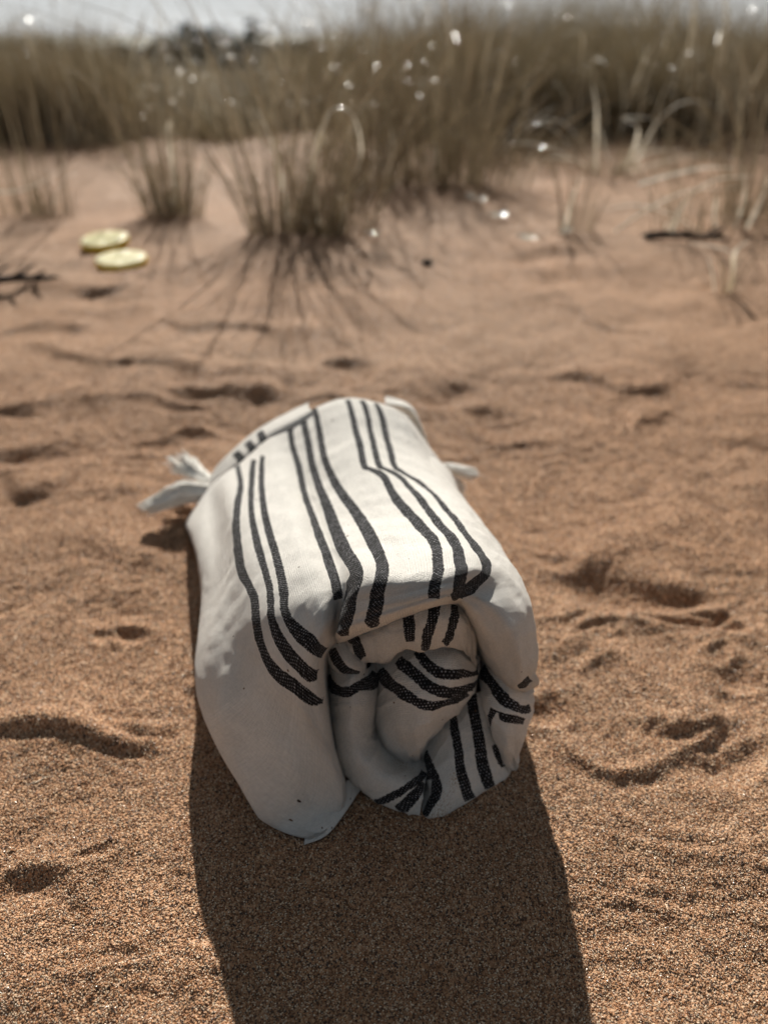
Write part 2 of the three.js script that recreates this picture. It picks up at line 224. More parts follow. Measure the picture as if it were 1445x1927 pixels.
// ---------------------------------------------------------------- the rolled towel
// control nets in tenths of a millimetre, and the woven stripes as bands in thousandths of each piece of cloth
const CLOTH = {
  outer_layer: { size: [0.3648, 0.3447], ku: [0.0, 0.0764, 0.146, 0.2053, 0.2606, 0.3048, 0.3689, 0.4149, 0.461, 0.5276, 0.5817, 0.6292, 0.6758, 0.72, 0.7781, 0.843, 0.8967, 1.0], kv: [0.0, 0.1127, 0.2732, 0.4106, 0.536, 0.653, 0.7556, 0.8192, 0.8493, 0.8845, 1.0],
    grid: [
      [[-890,10,-4300],[-1044,10,-4260],[-991,126,-4280],[-923,235,-4300],[-865,291,-4300],[-792,358,-4300],[-685,488,-4320],[-605,557,-4330],[-516,613,-4340],[-375,682,-4350],[-231,669,-4330],[-116,602,-4290],[-32,452,-4260],[28,342,-4250],[86,203,-4250],[100,43,-4250],[4,10,-4250],[-200,10,-4250]],
      [[-1150,10,-4500],[-1407,5,-4460],[-1318,175,-4480],[-1204,326,-4500],[-1109,404,-4500],[-987,498,-4500],[-808,677,-4520],[-675,773,-4530],[-527,851,-4540],[-292,947,-4550],[-51,930,-4530],[140,836,-4490],[280,627,-4460],[380,475,-4450],[477,282,-4450],[500,60,-4450],[340,10,-4450],[0,10,-4450]],
      [[-1080,10,-4100],[-1223,238,-3839],[-1102,448,-3685],[-1032,461,-3780],[-894,721,-3557],[-828,752,-3680],[-666,785,-3970],[-575,769,-4080],[-457,818,-4060],[-189,936,-4030],[-2,899,-4060],[207,805,-4070],[354,651,-4100],[445,524,-4100],[522,305,-4120],[510,60,-4100],[340,10,-4100],[0,10,-4100]],
      [[-1000,10,-3700],[-1093,279,-3409],[-979,496,-3230],[-870,618,-3165],[-766,820,-3053],[-693,901,-3102],[-531,897,-3415],[-466,783,-3630],[-358,831,-3610],[-95,957,-3530],[76,938,-3580],[300,860,-3620],[444,732,-3660],[528,605,-3680],[558,390,-3740],[540,60,-3750],[380,10,-3750],[0,10,-3750]],
      [[-940,10,-3300],[-1024,296,-3107],[-900,517,-2894],[-768,677,-2746],[-671,861,-2699],[-594,964,-2746],[-422,999,-2911],[-344,891,-3140],[-232,937,-3120],[14,1020,-3080],[205,1023,-3110],[391,959,-3140],[502,844,-3220],[584,683,-3280],[624,437,-3330],[580,80,-3350],[440,10,-3350],[0,10,-3350]],
      [[-900,10,-2900],[-1001,295,-2778],[-864,497,-2599],[-690,680,-2450],[-605,846,-2457],[-519,986,-2479],[-344,1072,-2543],[-240,1022,-2680],[-142,1093,-2650],[68,1138,-2620],[285,1149,-2660],[431,1071,-2730],[557,940,-2820],[633,794,-2880],[663,557,-2930],[625,180,-2920],[520,30,-2920],[300,10,-2800]],
      [[-780,10,-2500],[-917,257,-2442],[-756,450,-2285],[-587,640,-2248],[-521,817,-2273],[-452,970,-2300],[-287,1083,-2349],[-177,1082,-2395],[-84,1221,-2285],[89,1245,-2270],[289,1260,-2305],[428,1172,-2390],[556,1047,-2490],[642,908,-2480],[688,686,-2485],[695,535,-2470],[702,372,-2520],[500,60,-2680]],
      [[-600,10,-2220],[-631,180,-2038],[-460,340,-2045],[-397,552,-2121],[-372,729,-2148],[-348,888,-2184],[-246,1029,-2226],[-182,988,-2345],[-121,1140,-2215],[68,1209,-2185],[253,1245,-2205],[356,1163,-2275],[453,1111,-2265],[528,1013,-2225],[574,858,-2225],[622,641,-2300],[667,428,-2440],[480,80,-2660]],
      [[-580,6,-2120],[-477,40,-1987],[-318,130,-2057],[-283,411,-2088],[-296,598,-2117],[-295,782,-2152],[-252,952,-2201],[-199,914,-2329],[-143,1074,-2191],[61,1172,-2164],[234,1217,-2180],[316,1160,-2235],[388,1096,-2234],[468,977,-2212],[531,798,-2223],[589,639,-2266],[649,446,-2412],[470,90,-2655]],
      [[-400,6,-2090],[-345,40,-1938],[-205,50,-2065],[-192,263,-2085],[-236,441,-2130],[-254,638,-2175],[-263,826,-2239],[-216,805,-2360],[-159,965,-2225],[61,1086,-2205],[226,1143,-2215],[293,1112,-2255],[342,1026,-2275],[423,881,-2275],[502,683,-2290],[566,589,-2290],[635,428,-2420],[450,100,-2660]],
      [[-280,20,-2150],[-272,40,-1956],[-186,40,-2122],[-183,119,-2200],[-225,146,-2360],[-244,248,-2500],[-254,385,-2620],[-211,434,-2680],[-154,546,-2620],[99,661,-2620],[282,753,-2600],[359,733,-2620],[393,654,-2620],[443,512,-2620],[502,411,-2580],[567,310,-2580],[636,185,-2620],[350,120,-2720]]],
    stripes: [
      [[294,142,305,161],[297,236,307,255],[279,308,294,332],[264,389,285,415],[262,507,282,537],[277,614,292,640],[272,678,286,709],[261,739,274,758],[252,773,271,783],[255,808,278,819],[267,837,293,850],[297,874,316,904]],
      [[331,185,340,207],[317,273,326,297],[306,363,316,382],[302,472,315,489],[304,559,317,572],[306,654,318,668],[296,736,307,750],[288,777,305,788],[287,811,310,821],[297,841,326,853],[322,865,347,879]],
      [[348,201,356,220],[335,292,344,312],[328,378,338,395],[325,476,337,489],[328,586,340,595],[326,676,339,690],[318,750,330,758],[317,789,335,791],[326,825,350,828],[370,886,397,892]],
      [[422,116,435,131],[415,235,430,240],[415,324,434,324],[407,424,426,422],[402,535,420,533],[400,637,418,637],[398,713,416,713],[396,784,416,785]],
      [[447,134,458,139],[452,234,464,237],[450,337,464,337],[449,452,465,449],[437,555,460,548],[433,657,460,652],[441,732,464,734],[428,759,463,782],[420,819,471,839],[440,865,468,897]],
      [[473,116,483,122],[476,214,486,219],[476,325,486,326],[478,431,490,423],[481,527,495,515],[485,631,502,615],[487,716,505,707],[482,773,502,779],[488,829,507,843],[488,868,501,910]],
      [[531,145,538,141],[530,218,539,214],[528,306,539,303],[524,383,534,379],[533,404,539,393],[544,440,558,427],[539,518,554,504],[549,608,562,591],[556,677,567,666],[554,740,565,745],[554,796,568,811],[558,852,575,867]],
      [[551,148,559,139],[555,237,565,227],[551,329,564,320],[547,395,560,386],[557,409,564,396],[575,438,584,421],[574,515,587,496],[573,617,586,597],[577,695,591,676],[577,753,592,750],[585,821,607,820],[599,870,635,868]],
      [[572,150,579,136],[580,224,589,211],[581,319,591,305],[577,394,587,380],[585,412,590,396],[601,462,608,446],[601,555,611,536],[603,659,616,639],[611,726,628,701],[616,765,632,761],[610,792,633,805],[603,824,635,845],[589,853,613,899]],
      [[836,811,861,801],[834,841,863,846],[834,861,851,867]]] },
  left_coil: { size: [0.1041, 0.0847], ku: [0.0, 0.2728, 0.5135, 0.7289, 1.0], kv: [0.0, 0.1123, 0.2463, 0.4304, 0.5743, 0.7512, 0.8948, 1.0],
    grid: [
      [[-251,601,-2840],[-262,593,-2560],[-172,660,-2420],[-67,555,-2460],[-80,567,-2740]],
      [[-253,490,-2800],[-267,471,-2520],[-152,628,-2300],[-45,528,-2430],[-58,540,-2710]],
      [[-250,391,-2730],[-264,368,-2450],[-144,560,-2240],[-33,411,-2410],[-47,429,-2690]],
      [[-247,252,-2660],[-261,228,-2380],[-146,431,-2205],[-44,242,-2380],[-56,265,-2660]],
      [[-209,132,-2555],[-221,107,-2275],[-119,319,-2165],[-16,197,-2330],[-29,212,-2610]],
      [[-72,62,-2444],[-80,40,-2164],[-15,225,-2125],[59,130,-2290],[50,141,-2570]],
      [[49,34,-2381],[43,15,-2101],[94,177,-2105],[158,117,-2270],[151,124,-2550]],
      [[161,25,-2358],[159,12,-2078],[177,119,-2115],[202,93,-2280],[199,96,-2560]]],
    stripes: [
      [[246,169,326,103],[347,193,425,138],[504,213,503,146],[608,168,571,111],[822,221,720,53]],
      [[291,809,327,780],[400,865,439,838],[498,925,516,888],[658,1000,700,936]],
      [[301,928,355,884],[401,962,448,914],[497,995,512,940],[583,1000,595,965]]] },
  lower_fold: { size: [0.1024, 0.0627], ku: [0.0, 0.2753, 0.4144, 0.5507, 0.7245, 1.0], kv: [0.0, 0.1801, 0.3596, 0.5333, 0.7285, 1.0],
    grid: [
      [[209,186,-2680],[198,174,-2400],[287,270,-2430],[381,357,-2460],[475,414,-2480],[464,407,-2760]],
      [[199,146,-2590],[187,131,-2310],[285,256,-2315],[388,312,-2345],[497,329,-2400],[484,327,-2680]],
      [[212,129,-2505],[201,117,-2225],[289,219,-2210],[399,229,-2255],[529,215,-2340],[513,217,-2620]],
      [[215,76,-2420],[204,66,-2140],[296,151,-2125],[416,145,-2175],[568,116,-2310],[550,120,-2590]],
      [[188,12,-2358],[176,12,-2078],[280,12,-2078],[429,12,-2165],[610,12,-2325],[589,12,-2605]],
      [[193,8,-2530],[180,8,-2250],[290,8,-2250],[420,8,-2350],[520,8,-2450],[508,8,-2730]]],
    stripes: [
      [[667,365,709,382],[667,452,729,499],[675,560,725,618]],
      [[88,1000,303,106],[14,703,335,272],[289,416,362,434],[302,489,373,552],[260,626,329,620],[269,735,311,681]],
      [[446,12,488,48],[448,134,496,162],[456,314,507,329],[455,495,513,497],[501,670,548,690]],
      [[564,0,636,0],[565,121,635,128],[574,299,636,302],[570,473,628,483],[590,662,628,689]]] },
  right_layer: { size: [0.0878, 0.0799], ku: [0.0, 0.3193, 0.4314, 0.5124, 0.6792, 1.0], kv: [0.0, 0.1818, 0.3183, 0.4912, 0.674, 0.8287, 1.0],
    grid: [
      [[465,420,-2960],[459,405,-2680],[511,529,-2520],[574,561,-2430],[696,421,-2490],[682,438,-2770]],
      [[452,452,-2750],[447,442,-2470],[494,528,-2345],[584,503,-2330],[704,364,-2440],[690,381,-2720]],
      [[462,439,-2625],[455,436,-2345],[508,462,-2265],[582,431,-2265],[690,282,-2390],[677,300,-2670]],
      [[498,303,-2590],[493,298,-2310],[534,333,-2235],[591,282,-2260],[664,169,-2360],[655,182,-2640]],
      [[549,153,-2585],[547,153,-2305],[566,157,-2265],[603,118,-2290],[644,74,-2350],[639,79,-2630]],
      [[595,10,-2597],[594,10,-2317],[606,10,-2314],[621,10,-2326],[640,10,-2351],[638,10,-2631]],
      [[522,8,-2700],[520,8,-2420],[540,8,-2420],[560,8,-2440],[560,8,-2480],[560,8,-2760]]],
    stripes: [
      [[244,162,384,27],[350,133,411,81],[400,176,442,121],[436,240,473,172],[478,268,506,207],[555,275,560,221],[648,246,620,195]],
      [[20,982,387,288],[390,354,423,299],[440,360,458,297],[514,352,525,296],[589,338,596,294]]] },
  upper_core_fold: { size: [0.0961, 0.0943], ku: [0.0, 0.2915, 0.4457, 0.7013, 1.0], kv: [0.0, 0.1515, 0.2869, 0.4315, 0.5312, 0.6371, 0.765, 1.0],
    grid: [
      [[-214,678,-2780],[-219,672,-2500],[-194,702,-2420],[-173,573,-2500],[-177,598,-2780]],
      [[-136,804,-2740],[-142,804,-2460],[-114,807,-2335],[-76,608,-2440],[-84,648,-2720]],
      [[-23,903,-2700],[-24,909,-2420],[-19,879,-2290],[8,627,-2410],[3,678,-2690]],
      [[68,971,-2680],[66,976,-2400],[77,952,-2255],[95,762,-2360],[92,800,-2640]],
      [[154,1024,-2670],[154,1030,-2390],[157,999,-2235],[172,770,-2335],[169,816,-2615]],
      [[251,1045,-2680],[251,1050,-2400],[254,1024,-2245],[264,781,-2350],[262,829,-2630]],
      [[339,967,-2710],[337,974,-2430],[345,941,-2300],[347,726,-2375],[347,769,-2655]],
      [[401,781,-2800],[399,791,-2520],[407,743,-2410],[420,541,-2470],[418,582,-2750]]],
    stripes: [
      [[294,105,324,172],[440,97,433,177],[623,101,550,185]],
      [[298,445,326,495],[412,433,424,488],[542,439,537,487]],
      [[313,564,337,613],[418,548,437,595],[496,527,536,574],[610,514,654,548]],
      [[344,668,311,730],[436,656,432,704],[515,637,536,684],[592,614,645,641]]] },
  lower_core_fold: { size: [0.1246, 0.0709], ku: [0.0, 0.2284, 0.4278, 0.5253, 0.621, 0.7733, 1.0], kv: [0.0, 0.1334, 0.2745, 0.419, 0.6014, 0.805, 1.0],
    grid: [
      [[-42,531,-2840],[-57,514,-2560],[66,654,-2470],[183,709,-2440],[300,721,-2420],[424,589,-2490],[409,605,-2770]],
      [[-28,473,-2765],[-41,451,-2485],[64,637,-2355],[178,705,-2325],[304,711,-2325],[428,541,-2450],[413,562,-2730]],
      [[-29,375,-2740],[-42,346,-2460],[64,589,-2275],[175,654,-2225],[297,619,-2265],[427,461,-2435],[411,480,-2715]],
      [[-34,274,-2710],[-47,244,-2430],[59,489,-2235],[171,561,-2180],[278,517,-2255],[391,379,-2420],[378,395,-2700]],
      [[-11,176,-2660],[-22,153,-2380],[66,346,-2230],[157,420,-2180],[234,370,-2270],[303,311,-2390],[294,318,-2670]],
      [[76,99,-2610],[70,83,-2330],[116,212,-2245],[158,265,-2220],[191,223,-2290],[216,195,-2370],[213,198,-2650]],
      [[130,20,-2620],[128,16,-2340],[147,49,-2320],[169,71,-2315],[185,79,-2340],[196,103,-2370],[195,100,-2650]]],
    stripes: [
      [[486,57,508,17],[522,159,543,110],[577,219,586,166],[665,201,652,158],[796,117,804,90]],
      [[401,79,440,50],[472,199,498,152],[533,288,547,230],[625,343,616,264],[705,275,682,233],[780,245,760,194]],
      [[249,93,331,65],[366,238,420,207],[479,362,494,304],[554,407,550,344],[657,396,631,338],[714,317,690,280]]] },
  small_curl: { size: [0.0668, 0.0285], ku: [0.0, 0.3046, 0.5385, 0.6994, 1.0], kv: [0.0, 0.3105, 0.5985, 1.0],
    grid: [
      [[-257,685,-2670],[-265,667,-2470],[-226,756,-2430],[-186,761,-2480],[-194,760,-2680]],
      [[-237,639,-2630],[-251,614,-2430],[-184,739,-2335],[-128,702,-2420],[-140,709,-2620]],
      [[-187,580,-2610],[-199,555,-2410],[-139,682,-2310],[-87,634,-2410],[-97,644,-2610]],
      [[-137,491,-2640],[-144,476,-2440],[-112,548,-2390],[-79,544,-2440],[-86,545,-2640]]],
    stripes: [
      [[402,75,527,141],[409,364,530,365],[423,600,537,513],[538,1000,609,690]]] },
  hem: { size: [0.0371, 0.0374], ku: [0.0, 0.2851, 0.7033, 1.0], kv: [0.0, 0.2111, 0.3744, 1.0],
    grid: [
      [[-352,50,-2041],[-252,80,-2110],[-166,100,-2192],[-115,100,-2209]],
      [[-345,30,-1957],[-262,50,-2014],[-164,60,-2130],[-106,60,-2222]],
      [[-350,20,-1928],[-246,25,-1974],[-160,25,-2116],[-97,25,-2230]],
      [[-350,8,-2150],[-300,8,-2200],[-220,8,-2350],[-150,8,-2450]]],
    stripes: [
] },
  turned_edge: { size: [0.0383, 0.1193], ku: [0.0, 0.1615, 0.6185, 0.8375, 1.0], kv: [0.0, 0.2758, 0.4962, 0.6679, 0.8529, 1.0],
    grid: [
      [[-1388,49,-4620],[-1392,46,-4560],[-1319,104,-4400],[-1271,85,-4340],[-1274,86,-4400]],
      [[-1235,336,-4630],[-1240,333,-4570],[-1147,380,-4410],[-1078,358,-4360],[-1081,360,-4420]],
      [[-1046,537,-4630],[-1050,535,-4570],[-963,570,-4400],[-896,524,-4350],[-899,526,-4410]],
      [[-864,685,-4640],[-867,684,-4580],[-814,705,-4420],[-770,643,-4370],[-772,646,-4430]],
      [[-671,797,-4650],[-673,796,-4590],[-640,821,-4440],[-606,794,-4400],[-608,796,-4460]],
      [[-512,872,-4660],[-514,870,-4600],[-480,900,-4470],[-458,868,-4440],[-459,869,-4500]]],
    stripes: [
      [[234,476,276,523],[633,459,673,514],[814,429,861,480]],
      [[222,567,258,609],[633,556,675,611],[810,539,852,598]],
      [[149,656,223,700],[606,648,659,700],[801,642,845,694]]] },
  tail: { size: [0.0446, 0.0585], ku: [0.0, 0.2745, 0.5399, 0.7302, 1.0], kv: [0.0, 0.2609, 0.4788, 0.7508, 1.0],
    grid: [
      [[12,863,-4780],[9,866,-4660],[57,800,-4700],[72,761,-4680],[71,763,-4800]],
      [[158,812,-4800],[156,817,-4680],[186,715,-4740],[177,662,-4680],[178,665,-4800]],
      [[238,712,-4820],[237,718,-4700],[257,597,-4760],[232,561,-4680],[233,563,-4800]],
      [[295,546,-4820],[294,551,-4700],[322,444,-4740],[295,444,-4660],[296,444,-4780]],
      [[342,383,-4820],[341,387,-4700],[364,322,-4720],[344,324,-4640],[345,323,-4760]]],
    stripes: [
] }
};

function catmull(p, t, k) { return 0.5 * (2 * p[1][k] + (p[2][k] - p[0][k]) * t + (2 * p[0][k] - 5 * p[1][k] + 4 * p[2][k] - p[3][k]) * t * t + (-p[0][k] + 3 * p[1][k] - 3 * p[2][k] + p[3][k]) * t * t * t); }
function refine(rows, n) {   // rows: list of lists of points; refines along the outer index
  const m = rows.length, out = [], far = (a, b) => a.map((p, i) => p.map((v, k) => 2 * v - b[i][k]));
  const at = i => i < 0 ? far(rows[0], rows[1]) : i >= m ? far(rows[m - 1], rows[m - 2]) : rows[i];
  for (let s = 0; s <= (m - 1) * n; s++) {
    const i = Math.min(Math.floor(s / n), m - 2), t = s / n - i, P = [at(i - 1), at(i), at(i + 1), at(i + 2)];
    out.push(P[0].map((_, j) => [0, 1, 2].map(k => catmull(P.map(r => r[j]), t, k))));
  }
  return out;
}
const flip = g => g[0].map((_, j) => g.map(r => r[j]));
const weave = (() => {   // 64 threads each way, each a little thicker or thinner than the next
  const N = 1024, d = new Uint8Array(N * N * 4), tw = Array.from({ length: 64 }, () => rr(0.7, 1)), th = Array.from({ length: 64 }, () => rr(0.7, 1));
  for (let j = 0; j < N; j++) for (let i = 0; i < N; i++) {
    const wob = 0.12 * n2(i / 90, j / 40), a = i / 16 + wob, b = j / 16 + 0.12 * n2b(i / 40, j / 90), ia = ((Math.floor(a) % 64) + 64) % 64, ib = ((Math.floor(b) % 64) + 64) % 64, fa = a - Math.floor(a) - 0.5, fb = b - Math.floor(b) - 0.5;
    const over = (ia + ib) % 2, ha = Math.sqrt(Math.max(0, 1 - 4 * fa * fa)) * tw[ia] * (over ? 1 : 0.45), hb = Math.sqrt(Math.max(0, 1 - 4 * fb * fb)) * th[ib] * (over ? 0.45 : 1);
    const v = 255 * clamp(0.8 * Math.max(ha, hb) + 0.15 * n2(i / 5, j / 5) + 0.1 * n2b(i / 70, j / 70)); d.set([v, v, v, 255], (j * N + i) * 4);
  }
  return byteTexture(d, N, N);
})();
function clothPiece(name, spec, parent, opt = {}) {
  const n = opt.n ?? 10, net = spec.grid.map(r => r.map(p => p.map(v => v / 10000)));
  const pts = flip(refine(flip(refine(net, n)), n)), R = pts.length, C = pts[0].length, [W, H] = spec.size;
  const knot = (k, s) => { const i = Math.min(Math.floor(s / n), k.length - 2); return lerp(k[i], k[i + 1], s / n - i); };
  for (let it = 0; it < (opt.relax ?? 0); it++) {   // lets the cloth settle between its folds
    const old = pts.map(r => r.map(q => q.slice()));
    for (let j = 1; j < R - 1; j++) for (let i = 1; i < C - 1; i++) {
      const q = old[j][i], w = 0.5 * smooth(-0.035, -0.06, q[0]) * smooth(0.004, 0.02, q[1]) * smooth(n, 3 * n, j); if (w <= 0) continue;
      for (let k = 0; k < 3; k++) pts[j][i][k] = lerp(q[k], (old[j - 1][i][k] + old[j + 1][i][k] + old[j][i - 1][k] + old[j][i + 1][k]) / 4, w);
    }
  }
  const pos = new Float32Array(R * C * 3), uv = new Float32Array(R * C * 2), idx = [];
  for (let j = 0, p = 0; j < R; j++) for (let i = 0; i < C; i++, p++) { pos.set(pts[j][i], p * 3); uv[p * 2] = knot(spec.ku, i); uv[p * 2 + 1] = knot(spec.kv, j); }
  for (let j = 0; j < R - 1; j++) for (let i = 0; i < C - 1; i++) { const a = j * C + i; idx.push(a, a + C, a + 1, a + 1, a + C, a + C + 1); }
  const g = new THREE.BufferGeometry();
  g.setAttribute('position', new THREE.BufferAttribute(pos, 3)); g.setAttribute('uv', new THREE.BufferAttribute(uv, 2)); g.setIndex(idx); g.computeVertexNormals();
  const nor = g.attributes.normal.array, amp = opt.wrinkle ?? 1;
  for (let p = 0; p < R * C; p++) {
    const u = uv[p * 2] * W, v = uv[p * 2 + 1] * H, X = pos[p * 3], Y = pos[p * 3 + 1], Z = pos[p * 3 + 2];
    const calm = opt.relax ? lerp(1, 0.35, smooth(-0.035, -0.06, X)) : 1;
    let d = calm * amp * (0.00045 * n2(u * 38, v * 22) + 0.0002 * n2b(u * 95, v * 60) + 0.00008 * n2(u * 260, v * 200 + 5));
    if (opt.creases) d += opt.creases * (0.0010 * Math.pow(1 - Math.abs(n2(u * 22 + 3, v * 48)), 5) + 0.0005 * Math.pow(1 - Math.abs(n2b(u * 60, v * 30 + 8)), 6));
    if (opt.folds) d += opt.folds(X, Y, Z, u, v);
    for (let k = 0; k < 3; k++) pos[p * 3 + k] += nor[p * 3 + k] * d;
    pos[p * 3 + 1] = Math.max(pos[p * 3 + 1], -0.004);
  }
  g.computeVertexNormals();
  // the colour of the threads
  const ppm = Math.min(5200, 2040 / Math.max(W, H)), cw = Math.ceil(W * ppm), ch = Math.ceil(H * ppm), c = document.createElement('canvas'); c.width = cw; c.height = ch;
  const x = c.getContext('2d'); x.fillStyle = '#000'; x.fillRect(0, 0, cw, ch); x.fillStyle = '#fff';
  for (const st of spec.stripes) {
    const L = st.map(s => [s[0] / 1000 * cw, s[1] / 1000 * ch]), Rr = st.map(s => [s[2] / 1000 * cw, s[3] / 1000 * ch]).reverse();
    const curve = (q, first) => { if (first) x.moveTo(...q[0]); else x.lineTo(...q[0]); for (let i = 0; i + 1 < q.length; i++) { const p0 = q[i - 1] ?? q[i], p1 = q[i], p2 = q[i + 1], p3 = q[i + 2] ?? p2; x.bezierCurveTo(p1[0] + (p2[0] - p0[0]) / 6, p1[1] + (p2[1] - p0[1]) / 6, p2[0] - (p3[0] - p1[0]) / 6, p2[1] - (p3[1] - p1[1]) / 6, p2[0], p2[1]); } };
    x.beginPath(); curve(L, true); curve(Rr, false); x.closePath(); x.fill();
  }
  const mask = x.getImageData(0, 0, cw, ch).data, out = new Uint8Array(cw * ch * 4), PITCH = 0.0015;
  for (let j = 0; j < ch; j++) for (let i = 0; i < cw; i++) {
    const o = (j * cw + i) * 4, u = i / cw * W, v = j / ch * H;
    const jx = Math.round(i + 1.0 * n2(u * 900, v * 300)), jy = Math.round(j + 1.2 * n2b(u * 300, v * 900)), mm = mask[(clamp(jy, 0, ch - 1) * cw + clamp(jx, 0, cw - 1)) * 4] / 255;
    const f = 0.955 + 0.03 * n2(u * 70, v * 70) + 0.05 * n2b(u * 900, v * 200) + 0.05 * n2(u * 200, v * 950);
    let r = 0.78 * f, gg = 0.745 * f, b = 0.685 * f;
    if (mm > 0) {
      const a = u / PITCH, q = v / (PITCH * 0.9), row = Math.floor(q), fa = a + 0.5 * (row & 1) - Math.floor(a + 0.5 * (row & 1)) - 0.5, fq = q - row - 0.5, dot = smooth(0.27, 0.15, Math.hypot(fa, fq * 0.9)) * (0.8 + 0.2 * n2b(u * 700, v * 700));
      const fleck = clamp(0.75 + 0.9 * n2b(u * 420, v * 230) + 0.6 * n2(u * 160, v * 900), 0.15, 1.9), k = 0.007 + 0.36 * dot * fleck + 0.012 * fleck + 0.006 * n2(u * 1500, v * 1500);
      r = lerp(r, k, mm); gg = lerp(gg, k * 0.98, mm); b = lerp(b, k * 1.02, mm);
    }
    for (const [sx, sy, sr] of opt.stains ?? []) { const d = Math.hypot(u - sx * W, v - sy * H) / sr; if (d < 1 && n2(u * 900, v * 900) + 0.6 * n2b(u * 2500, v * 2500) > 0.1 + d * 0.9) { r *= 0.62; gg *= 0.45; b *= 0.33; } }
    out[o] = toS(r); out[o + 1] = toS(gg); out[o + 2] = toS(b); out[o + 3] = 255;
  }
  for (let k = 0; k < (opt.specks ?? 8); k++) {   // sand grains caught in the cloth
    const cx = rr(0.04, 0.96) * cw, cy = rr(0.04, 0.96) * ch, r = rr(0.00025, 0.0006) * ppm, dark = rr(0.35, 0.8);
    for (let j = Math.floor(cy - r); j <= cy + r; j++) for (let i = Math.floor(cx - r); i <= cx + r; i++) if (Math.hypot(i - cx, j - cy) < r && i >= 0 && j >= 0 && i < cw && j < ch) { const o = (j * cw + i) * 4; out[o] = 150 * dark; out[o + 1] = 108 * dark; out[o + 2] = 74 * dark; }
  }
  const map = byteTexture(out, cw, ch, true); map.wrapS = map.wrapT = THREE.ClampToEdgeWrapping;
  const bump = weave.clone(); bump.repeat.set(W / 0.066, H / 0.066); bump.needsUpdate = true;
  const mat = new THREE.MeshPhysicalMaterial({ name: 'striped cotton', map, bumpMap: bump, bumpScale: 0.0006, roughness: 0.92, specularIntensity: 0.4, sheen: 0.2, sheenRoughness: 0.45, sheenColor: new THREE.Color(1, 0.98, 0.94), side: THREE.DoubleSide });
  return mesh(name, g, mat, parent);
}
const towel = tag(base('rolled_towel', [0, 0, 0]), 'off white cotton towel with groups of three black stripes rolled up on the sand', 'towel');
const leftFolds = (X, Y, Z) => {
  const s = smooth(-0.055, -0.1, X) * smooth(-0.46, -0.43, Z) * smooth(-0.235, -0.28, Z), t = n2(Z * 10, X * 18) * 0.006;
  const w = Math.sin((Y * 1.1 + Z * 0.55 + t) * 330) * 0.5 + n2(Y * 70 + Z * 30, Z * 14) * 0.9;
  const bump = (a, b, c, ra, rb, h) => { const dy = (Y - b) / ra, dx = ((X - a) - 0.25 * (Y - b)) / rb; return h * Math.exp(-dx * dx - dy * dy) * smooth(0.06, 0.03, Math.abs(Z - c)); };
  const knuckles = bump(-0.069, 0.047, -0.212, 0.016, 0.006, 0.0055) + bump(-0.078, 0.06, -0.245, 0.018, 0.006, 0.003) + bump(-0.05, 0.05, -0.21, 0.03, 0.009, 0.0015);
  return 0.7 * knuckles + 0.00016 * s * w + 0.0004 * n2(X * 24, Z * 60) * smooth(0.05, 0.08, Y);
};
clothPiece('outer_layer', CLOTH.outer_layer, towel, { n: 14, folds: leftFolds, creases: 0.2, specks: 46, relax: 160 });
clothPiece('coil', CLOTH.left_coil, towel, { creases: 1, stains: [[0.72, 0.8, 0.008], [0.85, 0.84, 0.006]] });
clothPiece('coil', CLOTH.right_layer, towel, { creases: 1 });
clothPiece('coil', CLOTH.lower_fold, towel, { creases: 1, stains: [[0.36, 0.7, 0.011], [0.45, 0.5, 0.006]] });
clothPiece('core_fold', CLOTH.upper_core_fold, towel, { creases: 1.2 });
clothPiece('core_fold', CLOTH.lower_core_fold, towel, { creases: 1.2 });
clothPiece('core_fold', CLOTH.small_curl, towel);
clothPiece('hem', CLOTH.hem, towel, { wrinkle: 0.5 });
clothPiece('turned_edge', CLOTH.turned_edge, towel, { wrinkle: 0.6 });
clothPiece('loose_end', CLOTH.tail, towel, { wrinkle: 1.5 });
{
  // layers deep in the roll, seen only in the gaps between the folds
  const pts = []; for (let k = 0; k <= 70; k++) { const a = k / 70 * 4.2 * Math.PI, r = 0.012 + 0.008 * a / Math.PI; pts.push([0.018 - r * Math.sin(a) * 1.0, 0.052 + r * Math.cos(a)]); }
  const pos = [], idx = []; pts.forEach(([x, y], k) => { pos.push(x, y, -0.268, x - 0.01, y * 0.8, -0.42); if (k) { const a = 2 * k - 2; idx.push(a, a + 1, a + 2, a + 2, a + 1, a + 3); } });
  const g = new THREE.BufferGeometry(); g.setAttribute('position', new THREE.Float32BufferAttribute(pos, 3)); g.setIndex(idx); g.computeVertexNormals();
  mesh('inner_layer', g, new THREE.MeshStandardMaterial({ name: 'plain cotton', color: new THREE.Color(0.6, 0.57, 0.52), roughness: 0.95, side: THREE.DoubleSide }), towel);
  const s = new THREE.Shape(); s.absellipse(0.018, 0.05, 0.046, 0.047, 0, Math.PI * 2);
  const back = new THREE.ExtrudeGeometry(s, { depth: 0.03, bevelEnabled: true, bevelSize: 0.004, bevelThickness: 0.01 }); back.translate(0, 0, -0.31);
  mesh('inner_layer', back, new THREE.MeshStandardMaterial({ name: 'plain cotton', color: new THREE.Color(0.6, 0.57, 0.52), roughness: 0.95 }), towel);
}
